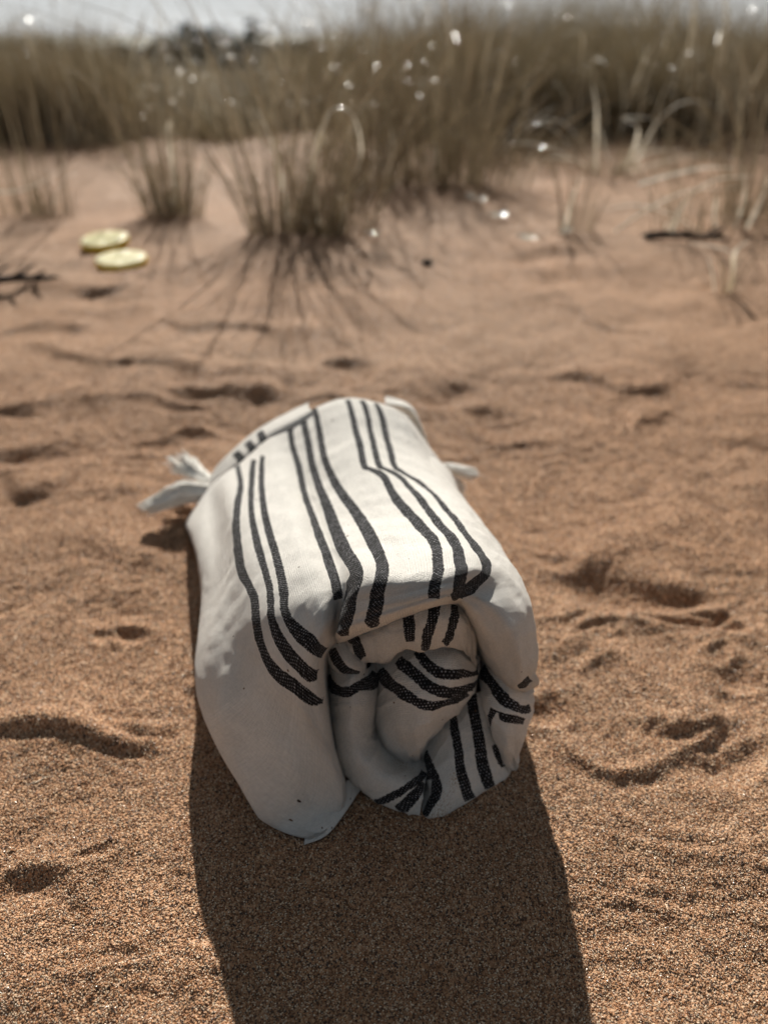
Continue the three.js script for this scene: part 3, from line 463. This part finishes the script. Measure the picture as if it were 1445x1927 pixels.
// bundles of cotton threads
function threads(from, mid, to, count, r0, r1, r2, w) {   // radius at the knot, half way and at the frayed end
  const list = [], A = new THREE.Vector3(...from), B = new THREE.Vector3(...mid), Cc = new THREE.Vector3(...to);
  const strands = Array.from({ length: 7 }, () => new THREE.Vector3(rr(-1, 1), rr(-1, 1), rr(-1, 1)).normalize());
  for (let i = 0; i < count; i++) {
    const o = () => { const v = new THREE.Vector3(rr(-1, 1), rr(-1, 1), rr(-1, 1)); while (v.lengthSq() > 1) v.set(rr(-1, 1), rr(-1, 1), rr(-1, 1)); return v; }, l = rr(0.7, 1.08), v = strands[i % 7].clone().multiplyScalar(0.75).addScaledVector(o(), 0.42);
    const p0 = A.clone().addScaledVector(o(), r0), p1 = A.clone().lerp(B, 0.55).addScaledVector(v, (r0 + r1) / 2).addScaledVector(o(), 0.0012), p2 = B.clone().addScaledVector(v, r1).addScaledVector(o(), 0.0016), p3 = Cc.clone().lerp(B, 1 - l).addScaledVector(v, r2).addScaledVector(o(), 0.0024);
    for (const p of [p0, p1, p2, p3]) p.y = Math.max(p.y, 0.001);
    list.push(new THREE.TubeGeometry(new THREE.CatmullRomCurve3([p0, p1, p2, p3]), 12, w * rr(0.7, 1.3), 4));
  }
  return mergeGeometries(list);
}
const threadMat = new THREE.MeshPhysicalMaterial({ name: 'cotton thread', color: new THREE.Color(0.86, 0.83, 0.77), roughness: 0.85, sheen: 0.4, sheenRoughness: 0.4, sheenColor: new THREE.Color(1, 1, 0.95) });
mesh('tassel', threads([-0.1191, 0.0266, -0.455], [-0.1379, 0.0243, -0.474], [-0.1556, 0.0257, -0.49], 140, 0.004, 0.006, 0.0105, 0.00065), threadMat, towel);
mesh('tassel', threads([-0.1164, 0.0251, -0.45], [-0.1476, 0.0226, -0.452], [-0.1674, 0.0172, -0.44], 170, 0.0055, 0.0085, 0.0045, 0.00065), threadMat, towel);
mesh('tassel', threads([0.0347, 0.0427, -0.455], [0.0468, 0.0367, -0.458], [0.0599, 0.0264, -0.462], 120, 0.0035, 0.006, 0.011, 0.00065), threadMat, towel);

// ---------------------------------------------------------------- lemon slices
{
  const rindMat = new THREE.MeshPhysicalMaterial({ name: 'lemon rind', color: new THREE.Color(0.92, 0.66, 0.03), roughness: 0.6, transmission: 0.35, thickness: 0 });
  const pithMat = new THREE.MeshPhysicalMaterial({ name: 'pith', color: new THREE.Color(0.9, 0.87, 0.62), roughness: 0.8, transmission: 0.35, thickness: 0 });
  const fleshMat = new THREE.MeshPhysicalMaterial({ name: 'lemon flesh', color: new THREE.Color(0.86, 0.78, 0.38), roughness: 0.4, transmission: 0.25, thickness: 0, clearcoat: 0.2, clearcoatRoughness: 0.15 });
  const r = 0.0335, t = 0.009;
  const ring = new THREE.LatheGeometry([[r * 0.9, 0], [r * 0.985, 0.0006], [r * 1.0, 0.003], [r * 1.0, 0.006], [r * 0.985, t - 0.0006], [r * 0.93, t]].map(p => new THREE.Vector2(...p)), 64);
  const pith = new THREE.LatheGeometry([[0.0001, 0.0005], [r * 0.94, 0.0005], [r * 0.94, t - 0.0004], [r * 0.9, t - 0.0004], [0.0001, t - 0.0010]].map(p => new THREE.Vector2(...p)), 64);
  const s = new THREE.Shape(), half = Math.PI / 9 - 0.035;
  s.moveTo(r * 0.1, 0); s.lineTo(r * 0.78 * Math.cos(half), r * 0.78 * Math.sin(half)); s.quadraticCurveTo(r * 0.93, 0, r * 0.78 * Math.cos(half), -r * 0.78 * Math.sin(half)); s.closePath();
  const seg = new THREE.ExtrudeGeometry(s, { depth: 0.001, bevelEnabled: true, bevelSize: 0.0007, bevelThickness: 0.0009, bevelSegments: 3, curveSegments: 8 }); seg.rotateX(-Math.PI / 2); seg.translate(0, t - 0.0014, 0);
  const mk = ([x, z], tiltX, tiltZ, turn, label) => {
    const o = base('lemon_slice', [x, sandBase(x, z) + 0.002, z]); o.rotation.set(tiltX, turn, tiltZ);
    mesh('rind', ring, rindMat, o); mesh('pith', pith, pithMat, o);
    for (let k = 0; k < 9; k++) { const m = mesh('segment', seg, fleshMat, o); m.rotation.y = k * Math.PI * 2 / 9; }
    return tag(o, label, 'lemon slice');
  };
  mk([-0.3994, -1.1009], 0.12, 0.02, 0.4, 'round yellow lemon slice lying nearer the dry grass tufts, behind the other slice');
  mk([-0.3499, -1.0107], 0.11, -0.03, 1.1, 'round yellow lemon slice lying nearer the towel, in front of the other slice');
}

// ---------------------------------------------------------------- dune grass
// a tapered ribbon through four points, folded a little along its midrib
function blade(p, w, segs = 7, side = null) {
  const c = new THREE.CatmullRomCurve3(p.map(q => new THREE.Vector3(...q))), pos = [], uv = [], idx = [], T = new THREE.Vector3(), S = new THREE.Vector3(), Nn = new THREE.Vector3(), ref = side ?? new THREE.Vector3(rr(-1, 1), 0.1, rr(-1, 1)).normalize();
  for (let i = 0; i <= segs; i++) {
    const t = i / segs, P = c.getPoint(t); c.getTangent(t, T); S.crossVectors(T, ref).normalize(); Nn.crossVectors(S, T).normalize();
    const r = w * Math.pow(1 - t, 0.6) * (0.75 + 0.25 * Math.sin(t * 2.6)) + 0.00015;
    for (const k of [-1, 0, 1]) { const d = k ? 0 : r * 0.18; pos.push(P.x + S.x * k * r + Nn.x * d, P.y + S.y * k * r + Nn.y * d, P.z + S.z * k * r + Nn.z * d); uv.push(k, t); }
    if (i) for (const k of [0, 1]) { const a = (i - 1) * 3 + k; idx.push(a, a + 1, a + 3, a + 1, a + 4, a + 3); }
  }
  const g = new THREE.BufferGeometry(); g.setAttribute('position', new THREE.Float32BufferAttribute(pos, 3)); g.setAttribute('uv', new THREE.Float32BufferAttribute(uv, 2)); g.setIndex(idx); g.computeVertexNormals();
  return g;
}
const paint = (g, r, gg, b) => { const n = g.attributes.position.count, c = new Float32Array(n * 3); for (let i = 0; i < n; i++) c.set([r, gg, b], i * 3); g.setAttribute('color', new THREE.BufferAttribute(c, 3)); return g; };
const TONES = [[0.31, 0.25, 0.165], [0.24, 0.19, 0.125], [0.40, 0.33, 0.225], [0.2, 0.16, 0.10], [0.27, 0.225, 0.14]];
const toned = g => { const t = TONES[Math.floor(rand() * TONES.length)], m = rr(0.8, 1.25); return paint(g, t[0] * m, t[1] * m, t[2] * m); };
const grassMat = new THREE.MeshPhysicalMaterial({ name: 'dry grass', vertexColors: true, roughness: 0.75, transmission: 0.28, thickness: 0, specularIntensity: 0.6, side: THREE.DoubleSide });
const strawMat = new THREE.MeshPhysicalMaterial({ name: 'dry straw', color: new THREE.Color(0.9, 0.83, 0.68), roughness: 0.95, transmission: 0.35, thickness: 0, clearcoat: 1, clearcoatRoughness: 0.11, side: THREE.DoubleSide });
const paleMat = new THREE.MeshPhysicalMaterial({ name: 'bleached straw', color: new THREE.Color(0.5, 0.43, 0.31), roughness: 0.9, transmission: 0.3, thickness: 0, clearcoat: 0.6, clearcoatRoughness: 0.24, side: THREE.DoubleSide });
// many upright blades round a foot: count, spread of the feet, height, lean
function tuft(count, rx, rz, h0, h1, lean, w, ox = 0, oz = 0, segs = 6) {
  const list = [];
  for (let i = 0; i < count; i++) {
    const a = rand() * 6.283, q = Math.sqrt(rand()), x = ox + Math.cos(a) * q * rx, z = oz + Math.sin(a) * q * rz, h = lerp(h0, h1, Math.pow(rand(), 1.6)), out = lean * q * rr(0.2, 1.1), b = a + rr(-0.7, 0.7), dx = Math.cos(b) * out * h, dz = Math.sin(b) * out * h, curl = rr(0, 1) < 0.25 ? rr(0.1, 0.35) : 0;
    list.push(toned(blade([[x, -0.01, z], [x + dx * 0.25, h * 0.4, z + dz * 0.25], [x + dx * 0.65, h * (0.78 - curl * 0.1), z + dz * 0.65], [x + dx * (1.1 + curl), h * (1 - curl * 0.6), z + dz * (1.1 + curl)]], w * rr(0.6, 1.3), segs)));
  }
  return mergeGeometries(list);
}
const UPWARD = new THREE.Vector3(0.05, 0.95, 0.3).normalize();
function clump(name, [x, z], label, category, group, list, leaves = []) {
  const o = tag(base(name, [x, sandHeight(x, z), z]), label, category, group);
  for (const a of list) { const m = mesh('blades', tuft(...a), grassMat, o); m.userData.kind = 'stuff'; }
  for (const [pts, w] of leaves) mesh('bent_leaf', blade(pts, w, 16, UPWARD), strawMat, o);
  return o;
}
clump('grass_clump', [-0.1354, -1.1744], 'large brown grass clump with a dense stubbly foot, straight behind the towel', 'grass clump', null,
  [[80, 0.05, 0.03, 0.02, 0.1, 0.7, 0.0011, -0.015, 0], [50, 0.03, 0.02, 0.02, 0.08, 0.7, 0.0011, 0.055, 0.01], [120, 0.045, 0.03, 0.08, 0.36, 1.05, 0.001, -0.025, 0], [90, 0.035, 0.03, 0.08, 0.3, 0.95, 0.001, 0.04, 0], [70, 0.04, 0.03, 0.05, 0.24, 1.1, 0.001, 0.08, -0.03]],
  [[[[0.0368, 0.0077, 0], [0.0325, 0.0819, 0], [0.0629, 0.1641, 0], [0.0888, 0.1608, 0], [0.103, 0.1135, 0], [0.093, 0.0783, 0]], 0.0041],
   [[[-0.0075, 0.0077, 0], [-0.0146, 0.0747, 0], [-0.0319, 0.1442, 0], [-0.0461, 0.1686, 0]], 0.0034],
   [[[0.0086, 0.0077, 0], [0.0287, 0.0819, 0], [0.0467, 0.1374, 0], [0.0514, 0.1238, 0], [0.0417, 0.11, 0]], 0.0034],
   [[[0.0162, -0, 0], [0.0121, 0.0268, 0], [0.0083, 0.0418, 0], [0.0043, 0.0543, 0]], 0.0041],
   [[[0.0283, -0, 0], [0.0195, 0.0154, 0], [0.0177, 0.0268, 0]], 0.0034],
   [[[0.0687, -0, 0], [0.0761, 0.0305, 0], [0.0704, 0.0514, 0], [0.0674, 0.0558, 0]], 0.0041]]);
clump('grass_clump', [0.0556, -1.5902], 'broad tall brown grass clump between the stubbly clump and the scattered dry leaves', 'grass clump', null,
  [[120, 0.15, 0.08, 0.03, 0.14, 0.6, 0.0012, -0.02, 0], [260, 0.08, 0.07, 0.12, 0.4, 0.7, 0.001, -0.09, 0], [260, 0.09, 0.07, 0.1, 0.44, 0.8, 0.001, 0.06, -0.02], [120, 0.09, 0.06, 0.05, 0.26, 1.1, 0.001, 0.14, 0.03]],
  [[[[-0.1133, -0.0117, 0.1], [-0.0878, 0.0236, 0.1], [-0.0561, 0.0614, 0.1]], 0.0037],
   [[[-0.0477, 0.0098, 0], [-0.0376, 0.0763, 0], [-0.05, 0.1084, 0], [-0.0633, 0.0837, 0]], 0.0034],
   [[[0.0473, 0.0098, 0], [0.0475, 0.0577, 0], [0.0424, 0.0837, 0]], 0.0034],
   [[[-0.1423, 0.0195, 0], [-0.1195, 0.0947, 0], [-0.0882, 0.1441, 0], [-0.0581, 0.1039, 0]], 0.0034]]);
clump('grass_clump', [-0.354, -1.3104], 'small thin grass tuft with bright straws just behind the lemon slices', 'grass clump', null,
  [[110, 0.045, 0.03, 0.03, 0.1, 0.7, 0.0011], [130, 0.05, 0.035, 0.08, 0.3, 0.7, 0.0009]],
  [[[[-0.0038, 0.0042, 0], [0.0054, 0.0291, 0], [0.0173, 0.0494, 0], [0.0243, 0.0438, 0]], 0.0054],
   [[[-0.0216, 0.0042, 0], [-0.0203, 0.0332, 0], [-0.0017, 0.0615, 0]], 0.0034],
   [[[0.0095, 0.0042, 0], [0.0107, 0.0851, 0], [0.0163, 0.1421, 0], [0.0228, 0.1197, 0]], 0.0034],
   [[[0.0184, 0.0042, 0], [0.0583, 0.0694, 0], [0.0657, 0.0867, 0]], 0.0034]]);
clump('grass_clump', [-0.5766, -1.3104], 'sparse tuft of upright stems with a pale reed leaning across it', 'grass clump', null,
  [[70, 0.06, 0.025, 0.05, 0.3, 0.3, 0.001], [50, 0.06, 0.03, 0.02, 0.07, 0.6, 0.001]],
  [[[[-0.0694, 0.0373, 0], [-0.0295, 0.0389, 0], [0.0226, 0.0551, 0], [0.0697, 0.082, 0]], 0.0044],
   [[[0.0233, 0.0042, 0], [0.0383, 0.0373, 0], [0.0615, 0.0615, 0], [0.082, 0.0678, 0]], 0.0031]]);
clump('grass_clump', [0.2931, -1.1744], 'few fine upright stems standing over the scattered dry leaves', 'grass clump', null,
  [[26, 0.035, 0.015, 0.05, 0.2, 0.7, 0.0011]],
  [[[[-0.0202, -0, 0], [-0.0144, 0.0455, 0], [-0.0038, 0.0819, 0]], 0.0024]]);
clump('grass_clump', [0.51, -1.1923], 'tangled dry clump with one thick bright stalk near the pale forked straw', 'grass clump', null,
  [[90, 0.12, 0.05, 0.03, 0.2, 1.1, 0.0009]],
  [[[[0.001, -0.0039, 0], [-0.0081, 0.0232, 0], [-0.0101, 0.0482, 0]], 0.0071],
   [[[-0.0688, -0.0039, 0], [-0.0544, 0.0422, 0], [-0.0206, 0.0682, 0], [0.0408, 0.0755, 0]], 0.004],
   [[[-0.0196, -0.0039, 0], [-0.0915, 0.0271, 0], [-0.1333, 0.0347, 0], [-0.1805, 0.0271, 0]], 0.0032],
   [[[0.0461, -0.0039, 0], [0.058, 0.0422, 0], [0.0595, 0.0792, 0]], 0.0032],
   [[[-0.1584, -0.0079, 0], [-0.1117, 0.0271, 0], [-0.0569, 0.0535, 0], [0.0176, 0.0587, 0]], 0.0041],
   [[[-0.1306, 0.0631, 0], [-0.0931, 0.0741, 0], [-0.0328, 0.0864, 0], [0.0147, 0.085, 0]], 0.0051],
   [[[0.0297, -0.0039, 0], [0.0299, 0.0572, 0], [0.0106, 0.1007, 0]], 0.0031],
   [[[-0.036, -0.0039, 0], [-0.0721, 0.0117, 0], [-0.0787, -0.0158, 0]], 0.0034]]);
clump('grass_clump', [0.4263, -0.9208], 'small pale forked straw plant standing alone in front of the tangled clump', 'grass clump', null,
  [[10, 0.012, 0.01, 0.02, 0.07, 0.7, 0.0011]],
  [[[[0.0028, -0.0007, 0], [-0.0012, 0.0304, 0], [-0.0099, 0.0493, 0], [-0.0649, 0.0604, 0]], 0.0044],
   [[[0.0028, -0.0007, 0], [0.0001, 0.0304, 0], [-0.0017, 0.0524, 0], [0.0121, 0.0628, 0]], 0.0044],
   [[[-0.015, -0.0007, 0], [-0.0271, 0.0304, 0], [-0.0361, 0.0462, 0], [-0.0516, 0.0579, 0]], 0.0034]]);
clump('grass_clump', [0.6389, -1.3104], 'leaning brown grass tuft at the end of the row beside the tangled clump', 'grass clump', null,
  [[150, 0.09, 0.05, 0.05, 0.3, 0.9, 0.0011]],
  [[[[0.008, -0.0127, 0], [-0.0411, 0.0209, 0], [-0.0779, 0.0615, 0]], 0.0034]]);
clump('grass_clump', [0.5048, -1.7484], 'low spread tuft of bent shining straws in front of the dense belt', 'grass clump', null,
  [[200, 0.17, 0.07, 0.02, 0.11, 1.2, 0.0009]],
  [[[[0.0231, -0, 0], [0.1099, 0.0263, 0], [0.1875, 0.0366, 0], [0.27, 0.0263, 0]], 0.0034],
   [[[-0.0346, -0, 0], [-0.096, 0.0263, 0], [-0.1537, 0.0304, 0], [-0.2098, 0.0211, 0]], 0.003],
   [[[0.0346, -0, 0], [0.067, 0.0974, 0], [0.1197, 0.1365, 0], [0.1881, 0.1268, 0]], 0.003],
   [[[0, -0, 0], [-0.0299, 0.0418, 0], [-0.0508, 0.0874, 0], [-0.0681, 0.1053, 0]], 0.0054],
   [[[0, -0, 0], [0.027, 0.0418, 0], [0.0741, 0.0623, 0]], 0.0041],
   [[[0.0173, -0, 0], [0.0298, 0.0874, 0], [-0.0047, 0.1053, 0], [0.0619, 0.1063, 0]], 0.0051],
   [[[-0.0346, -0, 0], [-0.1283, 0.0974, 0], [-0.1957, 0.1023, 0]], 0.0031],
   [[[-0.0462, -0, 0], [-0.0637, 0.1268, 0], [-0.0795, 0.1727, 0]], 0.0051],
   [[[-0.0115, -0, 0], [0.0611, 0.0418, 0], [0.14, 0.0449, 0]], 0.0041],
   [[[-0.0346, -0, 0], [-0.1795, 0.0572, 0], [-0.2359, 0.0551, 0], [-0.2408, 0.0469, 0]], 0.0031],
   [[[-0.0643, 0.0053, 0], [-0.1729, 0.0974, 0], [-0.2304, 0.0572, 0]], 0.0026]]);
clump('grass_clump', [0.2885, -1.8507], 'short loose tuft at the foot of the dense belt, behind the fine stems', 'grass clump', null,
  [[180, 0.16, 0.06, 0.02, 0.12, 1.0, 0.0009]],
  [[[[-0.0727, -0.0022, 0], [-0.0999, 0.0438, 0], [-0.1369, 0.0652, 0], [-0.1721, 0.0524, 0]], 0.003],
   [[[0.0367, -0.0022, 0], [0.0576, 0.0275, 0], [0.1044, 0.0384, 0], [0.154, 0.0275, 0]], 0.003],
   [[[-0.0668, -0, 0], [-0.0011, 0.0758, 0], [0.0736, 0.143, 0]], 0.0027],
   [[[-0.0545, -0.0022, 0], [0.0226, 0.0758, 0], [0.0943, 0.1175, 0]], 0.0027]]);
clump('grass_clump', [-0.6616, -2.0002], 'loose upright tuft in front of the belt behind the small thin tuft', 'grass clump', null,
  [[60, 0.12, 0.06, 0.05, 0.34, 0.45, 0.0011]],
  []);
const leafStraw = new THREE.MeshPhysicalMaterial({ name: 'dry leaf', color: new THREE.Color(0.8, 0.73, 0.58), roughness: 0.1, ior: 2.3, specularIntensity: 1, side: THREE.DoubleSide });
// ---------------------------------------------------------------- small things lying on the sand
for (const [[x, z], s, turn, label] of [
  [[0.1881, -1.281], 0.034, 0.3, 'brightest curled dry leaf on the sand beside the long hollow'],
  [[0.1741, -1.4158], 0.026, 1.2, 'curled dry leaf beside the broad tall grass clump, second from the clump'],
  [[0.158, -1.4458], 0.024, 2.2, 'curled dry leaf closest to the foot of the broad tall grass clump'],
  [[0.2724, -1.1639], 0.026, 0.7, 'curled dry leaf caught at the foot of the fine upright stems'],
  [[0.2097, -1.1338], 0.03, 2.7, 'flat dry leaf at the edge of the long hollow in the sand'],
  [[-0.0166, -1.1744], 0.022, 0.2, 'small curled dry leaf beside the stubbly grass clump']]) {
  const g = new THREE.PlaneGeometry(s, s * 0.5, 10, 6), p = g.attributes.position; 
  for (let i = 0; i < p.count; i++) { const u = p.getX(i) / s * 2, v = p.getY(i) / s * 4; p.setXYZ(i, u * s * 0.5, s * 0.1 + s * 0.08 * u * u + s * 0.06 * v * v, v * s * 0.25 * Math.sqrt(Math.max(0.02, 1 - u * u))); }
  g.computeVertexNormals(); const o = base('dry_leaf', [x, sandHeight(x, z) + s * 0.06, z]); o.rotation.set(0.22, turn, rr(-0.1, 0.1), 'XYZ'); mesh('leaf_blade', g, leafStraw, o); mesh('stalk', blade([[-s * 0.5, s * 0.3, 0], [-s * 0.8, s * 0.3, s * 0.1], [-s * 1.1, s * 0.1, s * 0.1]], 0.0006, 5), leafStraw, o);
  tag(o, label, 'dry leaf', 'dry leaves scattered by the grass');
}
// a knobbly stick, thinner towards its end
function stick(p, w) {
  const c = new THREE.CatmullRomCurve3(p.map(q => new THREE.Vector3(...q))), N = 22, g = new THREE.TubeGeometry(c, N, w, 8), a = g.attributes.position, P = new THREE.Vector3(), V = new THREE.Vector3();
  for (let i = 0; i < a.count; i++) { const t = Math.floor(i / 9) / N; c.getPointAt(t, P); V.fromBufferAttribute(a, i).sub(P); const k = (1 - 0.6 * t) * Math.min(1, 0.15 + t * 9, 0.15 + (1 - t) * 9) * (1 + 0.35 * n3(V.x / w * 0.8 + t * 14, V.y / w * 0.8, V.z / w * 0.8)); V.multiplyScalar(k).add(P); a.setXYZ(i, V.x, V.y, V.z); }
  g.computeVertexNormals(); return g;
}
function twig(name, [x, z], turn, len, w, mat, label, category, n = 3) {
  const o = base(name, [x, sandHeight(x, z) + w * 0.8, z], turn);
  mesh('stem', stick([[-len / 2, 0, 0], [-len * 0.15, w * 0.9, len * 0.05], [len * 0.2, w * 0.3, -len * 0.05], [len / 2, w * 0.5, len * 0.04]], w), mat, o);
  for (let i = 0; i < n; i++) { const a = rr(-0.35, 0.3) * len, d = rr(0.1, 0.25) * len * (i % 2 ? 1 : -1); mesh('side_twig', stick([[a, w * 0.5, 0], [a + 0.1 * len, w * 1.8, d * 0.6], [a + 0.18 * len, w * 2.6, d]], w * 0.5), mat, o); }
  return tag(o, label, category);
}
const darkWood = new THREE.MeshStandardMaterial({ name: 'weathered dark wood', color: new THREE.Color(0.045, 0.032, 0.025), roughness: 0.9 });
twig('driftwood_twig', [-0.4555, -0.933], 0.15, 0.11, 0.006, darkWood, 'dark broken driftwood twig half sunk in the sand below the lemon slices', 'driftwood', 4);
twig('driftwood_twig', [0.4379, -1.1244], -0.25, 0.12, 0.006, darkWood, 'dark driftwood twig lying beside the tangled dry clump and forked straw', 'driftwood', 3);
twig('straw_piece', [-0.1647, -0.2273], 0.5, 0.011, 0.0003, strawMat, 'tiny loose piece of straw lying on the bare sand near the towel', 'straw', 0);
{
  const g = mergeVertices(new THREE.IcosahedronGeometry(0.006, 2).deleteAttribute('normal').deleteAttribute('uv')), p = g.attributes.position;
  for (let i = 0; i < p.count; i++) { const k = 1 + 0.22 * n3(p.getX(i) * 200, p.getY(i) * 200, p.getZ(i) * 200); p.setXYZ(i, p.getX(i) * k * 1.4, p.getY(i) * k * 0.7, p.getZ(i) * k); }
  g.computeVertexNormals(); const m = mesh('pebble', g, darkWood); m.position.set(0.0576, sandHeight(0.0576, -1.0172) + 0.002, -1.0172); tag(m, 'small dark pebble alone on the bare sand between towel and grass', 'pebble');
}

// ---------------------------------------------------------------- the grass belt, and the trees beyond it
{
  const g = mergeGeometries([tuft(110, 0.08, 0.08, 0.06, 0.21, 0.6, 0.0011, 0, 0, 4), tuft(40, 0.09, 0.09, 0.2, 0.5, 0.4, 0.0006, 0, 0, 5)]), COUNT = 2800;
  const im = new THREE.InstancedMesh(g, grassMat, COUNT), M = new THREE.Matrix4(), q = new THREE.Quaternion(), up = new THREE.Vector3(0, 1, 0), c = new THREE.Color();
  let n = 0;
  while (n < COUNT) {
    const d = 2.25 + 5.2 * Math.pow(rand(), 1.35), k = rr(-0.72, 0.72), x = k * d, edge = 2.35 + 0.22 * n2(k * 5, 3) + (k > -0.25 && k < 0.1 ? 0.12 : 0);
    if (d < edge || (d > 3.7 && rand() < 0.75)) continue;
    const lowHere = smooth(-0.36, -0.29, k) * smooth(-0.07, -0.13, k), s = (1 - 0.6 * lowHere) * lerp(0.68, 0.92, smooth(-0.1, 0.1, k)) * rr(0.6, 1.15) * (1 + 0.22 * n2(x * 1.7, d * 1.2)), z = -d;
    q.setFromAxisAngle(up, rand() * 6.283);
    M.compose(new THREE.Vector3(x, sandHeight(x, z), z), q, new THREE.Vector3(rr(0.9, 1.3), s, rr(0.9, 1.3)));
    im.setMatrixAt(n, M); const m = rr(0.75, 1.2); im.setColorAt(n, c.setRGB(m * rr(0.95, 1.05), m, m * rr(0.85, 1.05))); n++;
  }
  const belt = tag(base('dune_grass', [0, 0, 0]), 'tall brown dune grass growing in a dense belt behind the open sand', 'grass', null, 'stuff');
  im.name = 'blades'; im.castShadow = im.receiveShadow = true; im.userData.kind = 'stuff'; belt.add(im);
  // dead straws hanging out of the belt, bent over and shiny
  const bent = mergeGeometries([blade([[0, 0, 0], [0.01, 0.09, 0.01], [0.05, 0.16, 0.02], [0.12, 0.15, 0.03]], 0.0022, 12, UPWARD), blade([[0.02, 0, 0.03], [0.0, 0.07, 0.03], [-0.05, 0.12, 0.04], [-0.09, 0.08, 0.06]], 0.002, 12, UPWARD), blade([[-0.02, 0, -0.02], [-0.02, 0.12, 0.0], [0.01, 0.21, 0.03], [0.03, 0.2, 0.09]], 0.0022, 12, UPWARD)]);
  const st = new THREE.InstancedMesh(bent, paleMat, 320), e = new THREE.Euler();
  for (let i = 0; i < 320; i++) {
    const d = 2.1 + 2.2 * Math.pow(rand(), 1.6), k = rr(-0.66, 0.66), x = k * d, s = rr(0.5, 1.5);
    e.set(rr(-0.25, 0.25), rand() * 6.283, rr(-0.25, 0.25)); q.setFromEuler(e); M.compose(new THREE.Vector3(x, sandHeight(x, -d), -d), q, new THREE.Vector3(s, s * rr(0.7, 1.3), s)); st.setMatrixAt(i, M);
  }
  st.name = 'straws'; st.castShadow = st.receiveShadow = true; st.userData.kind = 'stuff'; belt.add(st);
}
{
  const barkMat = new THREE.MeshStandardMaterial({ name: 'bark', color: new THREE.Color(0.07, 0.05, 0.035), roughness: 0.95 }), leafMat = new THREE.MeshStandardMaterial({ name: 'dark foliage', color: new THREE.Color(0.06, 0.058, 0.036), roughness: 0.8, side: THREE.DoubleSide });
  function tree(name, x, z, top, wide, pointed, label, category) {
    const y0 = sandHeight(x, z), h = top - y0, o = tag(base(name, [x, y0, z]), label, category, null);
    const tr = [new THREE.CylinderGeometry(h * 0.012, h * 0.03, h * 0.9, 8).translate(0, h * 0.45, 0)], lf = [];
    for (let k = 0; k < 26; k++) {
      const f = 0.15 + 0.82 * k / 26, reach = wide * 0.5 * (pointed ? 1.05 - f : Math.sqrt(Math.max(0.05, 1 - Math.pow((f - 0.5) / 0.52, 2)))) * rr(0.7, 1.15), a = k * 2.4 + rr(-0.3, 0.3), rise = (pointed ? 0.05 : 0.35) * reach;
      const limb = new THREE.CylinderGeometry(h * 0.003, h * 0.008, reach, 5); limb.translate(0, reach / 2, 0); limb.rotateZ(-Math.PI / 2 + Math.atan2(rise, reach)); limb.rotateY(a); limb.translate(0, h * f * 0.92, 0); tr.push(limb);
      for (let i = 0; i < 170; i++) {
        const t = Math.pow(rand(), 0.6), r = wide * 0.075 * (pointed ? 1.25 * (1.05 - f) : 1), s = h * rr(0.02, 0.045), p = new THREE.PlaneGeometry(s, s * 0.6); p.rotateX(rand() * 6.3); p.rotateY(rand() * 6.3);
        p.translate(Math.cos(a) * reach * t + rr(-r, r), h * f * 0.92 + rise * t + rr(-r, r) * 0.8, -Math.sin(a) * reach * t + rr(-r, r)); lf.push(p);
      }
    }
    mesh('trunk', mergeGeometries(tr), barkMat, o); const cr = mesh('crown', mergeGeometries(lf), leafMat, o);
  }
  // the low wood on the skyline, too far off to tell its trees apart
  {
    const lf = []; for (let i = 0; i < 420; i++) { const a = rand() * 6.283, f = Math.pow(rand(), 0.7), r = 2.6 * Math.sqrt(rand()) * Math.sqrt(Math.max(0.08, 1 - Math.pow((f - 0.45) / 0.56, 2))), s = rr(0.25, 0.6), p = new THREE.PlaneGeometry(s, s * 0.7); p.rotateX(rand() * 6.3); p.rotateY(rand() * 6.3); p.translate(Math.cos(a) * r, f * 7, Math.sin(a) * r); lf.push(p); }
    const wood = new THREE.InstancedMesh(mergeGeometries(lf), leafMat, 170), M = new THREE.Matrix4(), q = new THREE.Quaternion(), up = new THREE.Vector3(0, 1, 0);
    for (let i = 0; i < 170; i++) { const z = -rr(125, 165), x = rr(-0.75, 0.75) * -z, s = rr(0.75, 1.12); q.setFromAxisAngle(up, rand() * 6.3); M.compose(new THREE.Vector3(x, sandHeight(x, z), z), q, new THREE.Vector3(s * 1.5, s, s * 1.5)); wood.setMatrixAt(i, M); }
    wood.name = 'far_woodland'; wood.castShadow = wood.receiveShadow = true; scene.add(wood); tag(wood, 'low dark woodland along the skyline beyond the grass', 'woodland', null, 'stuff');
  }
  tree('conifer', -16.3468, -110, 2.901, 12.725, true, 'dark pointed conifer rising highest above the grass belt', 'conifer');
  tree('distant_tree', -19.5845, -100, 0.9804, 11.3968, false, 'dark rounded tree beyond the grass, close beside the pointed conifer', 'tree');
  tree('distant_tree', -24.0498, -104, -0.2524, 8.8026, false, 'low dark rounded tree between the larger rounded tree and the lone low one', 'tree');
  tree('distant_tree', -27.6299, -98, -0.8212, 8.9225, false, 'low dark rounded tree standing apart where the sky dips lowest', 'tree');
  tree('distant_tree', -11.2049, -106, -0.5872, 10.9159, false, 'dark rounded tree half hidden by tall grass beside the conifer, away from the other trees', 'tree');
}
renderer.render(scene, camera);
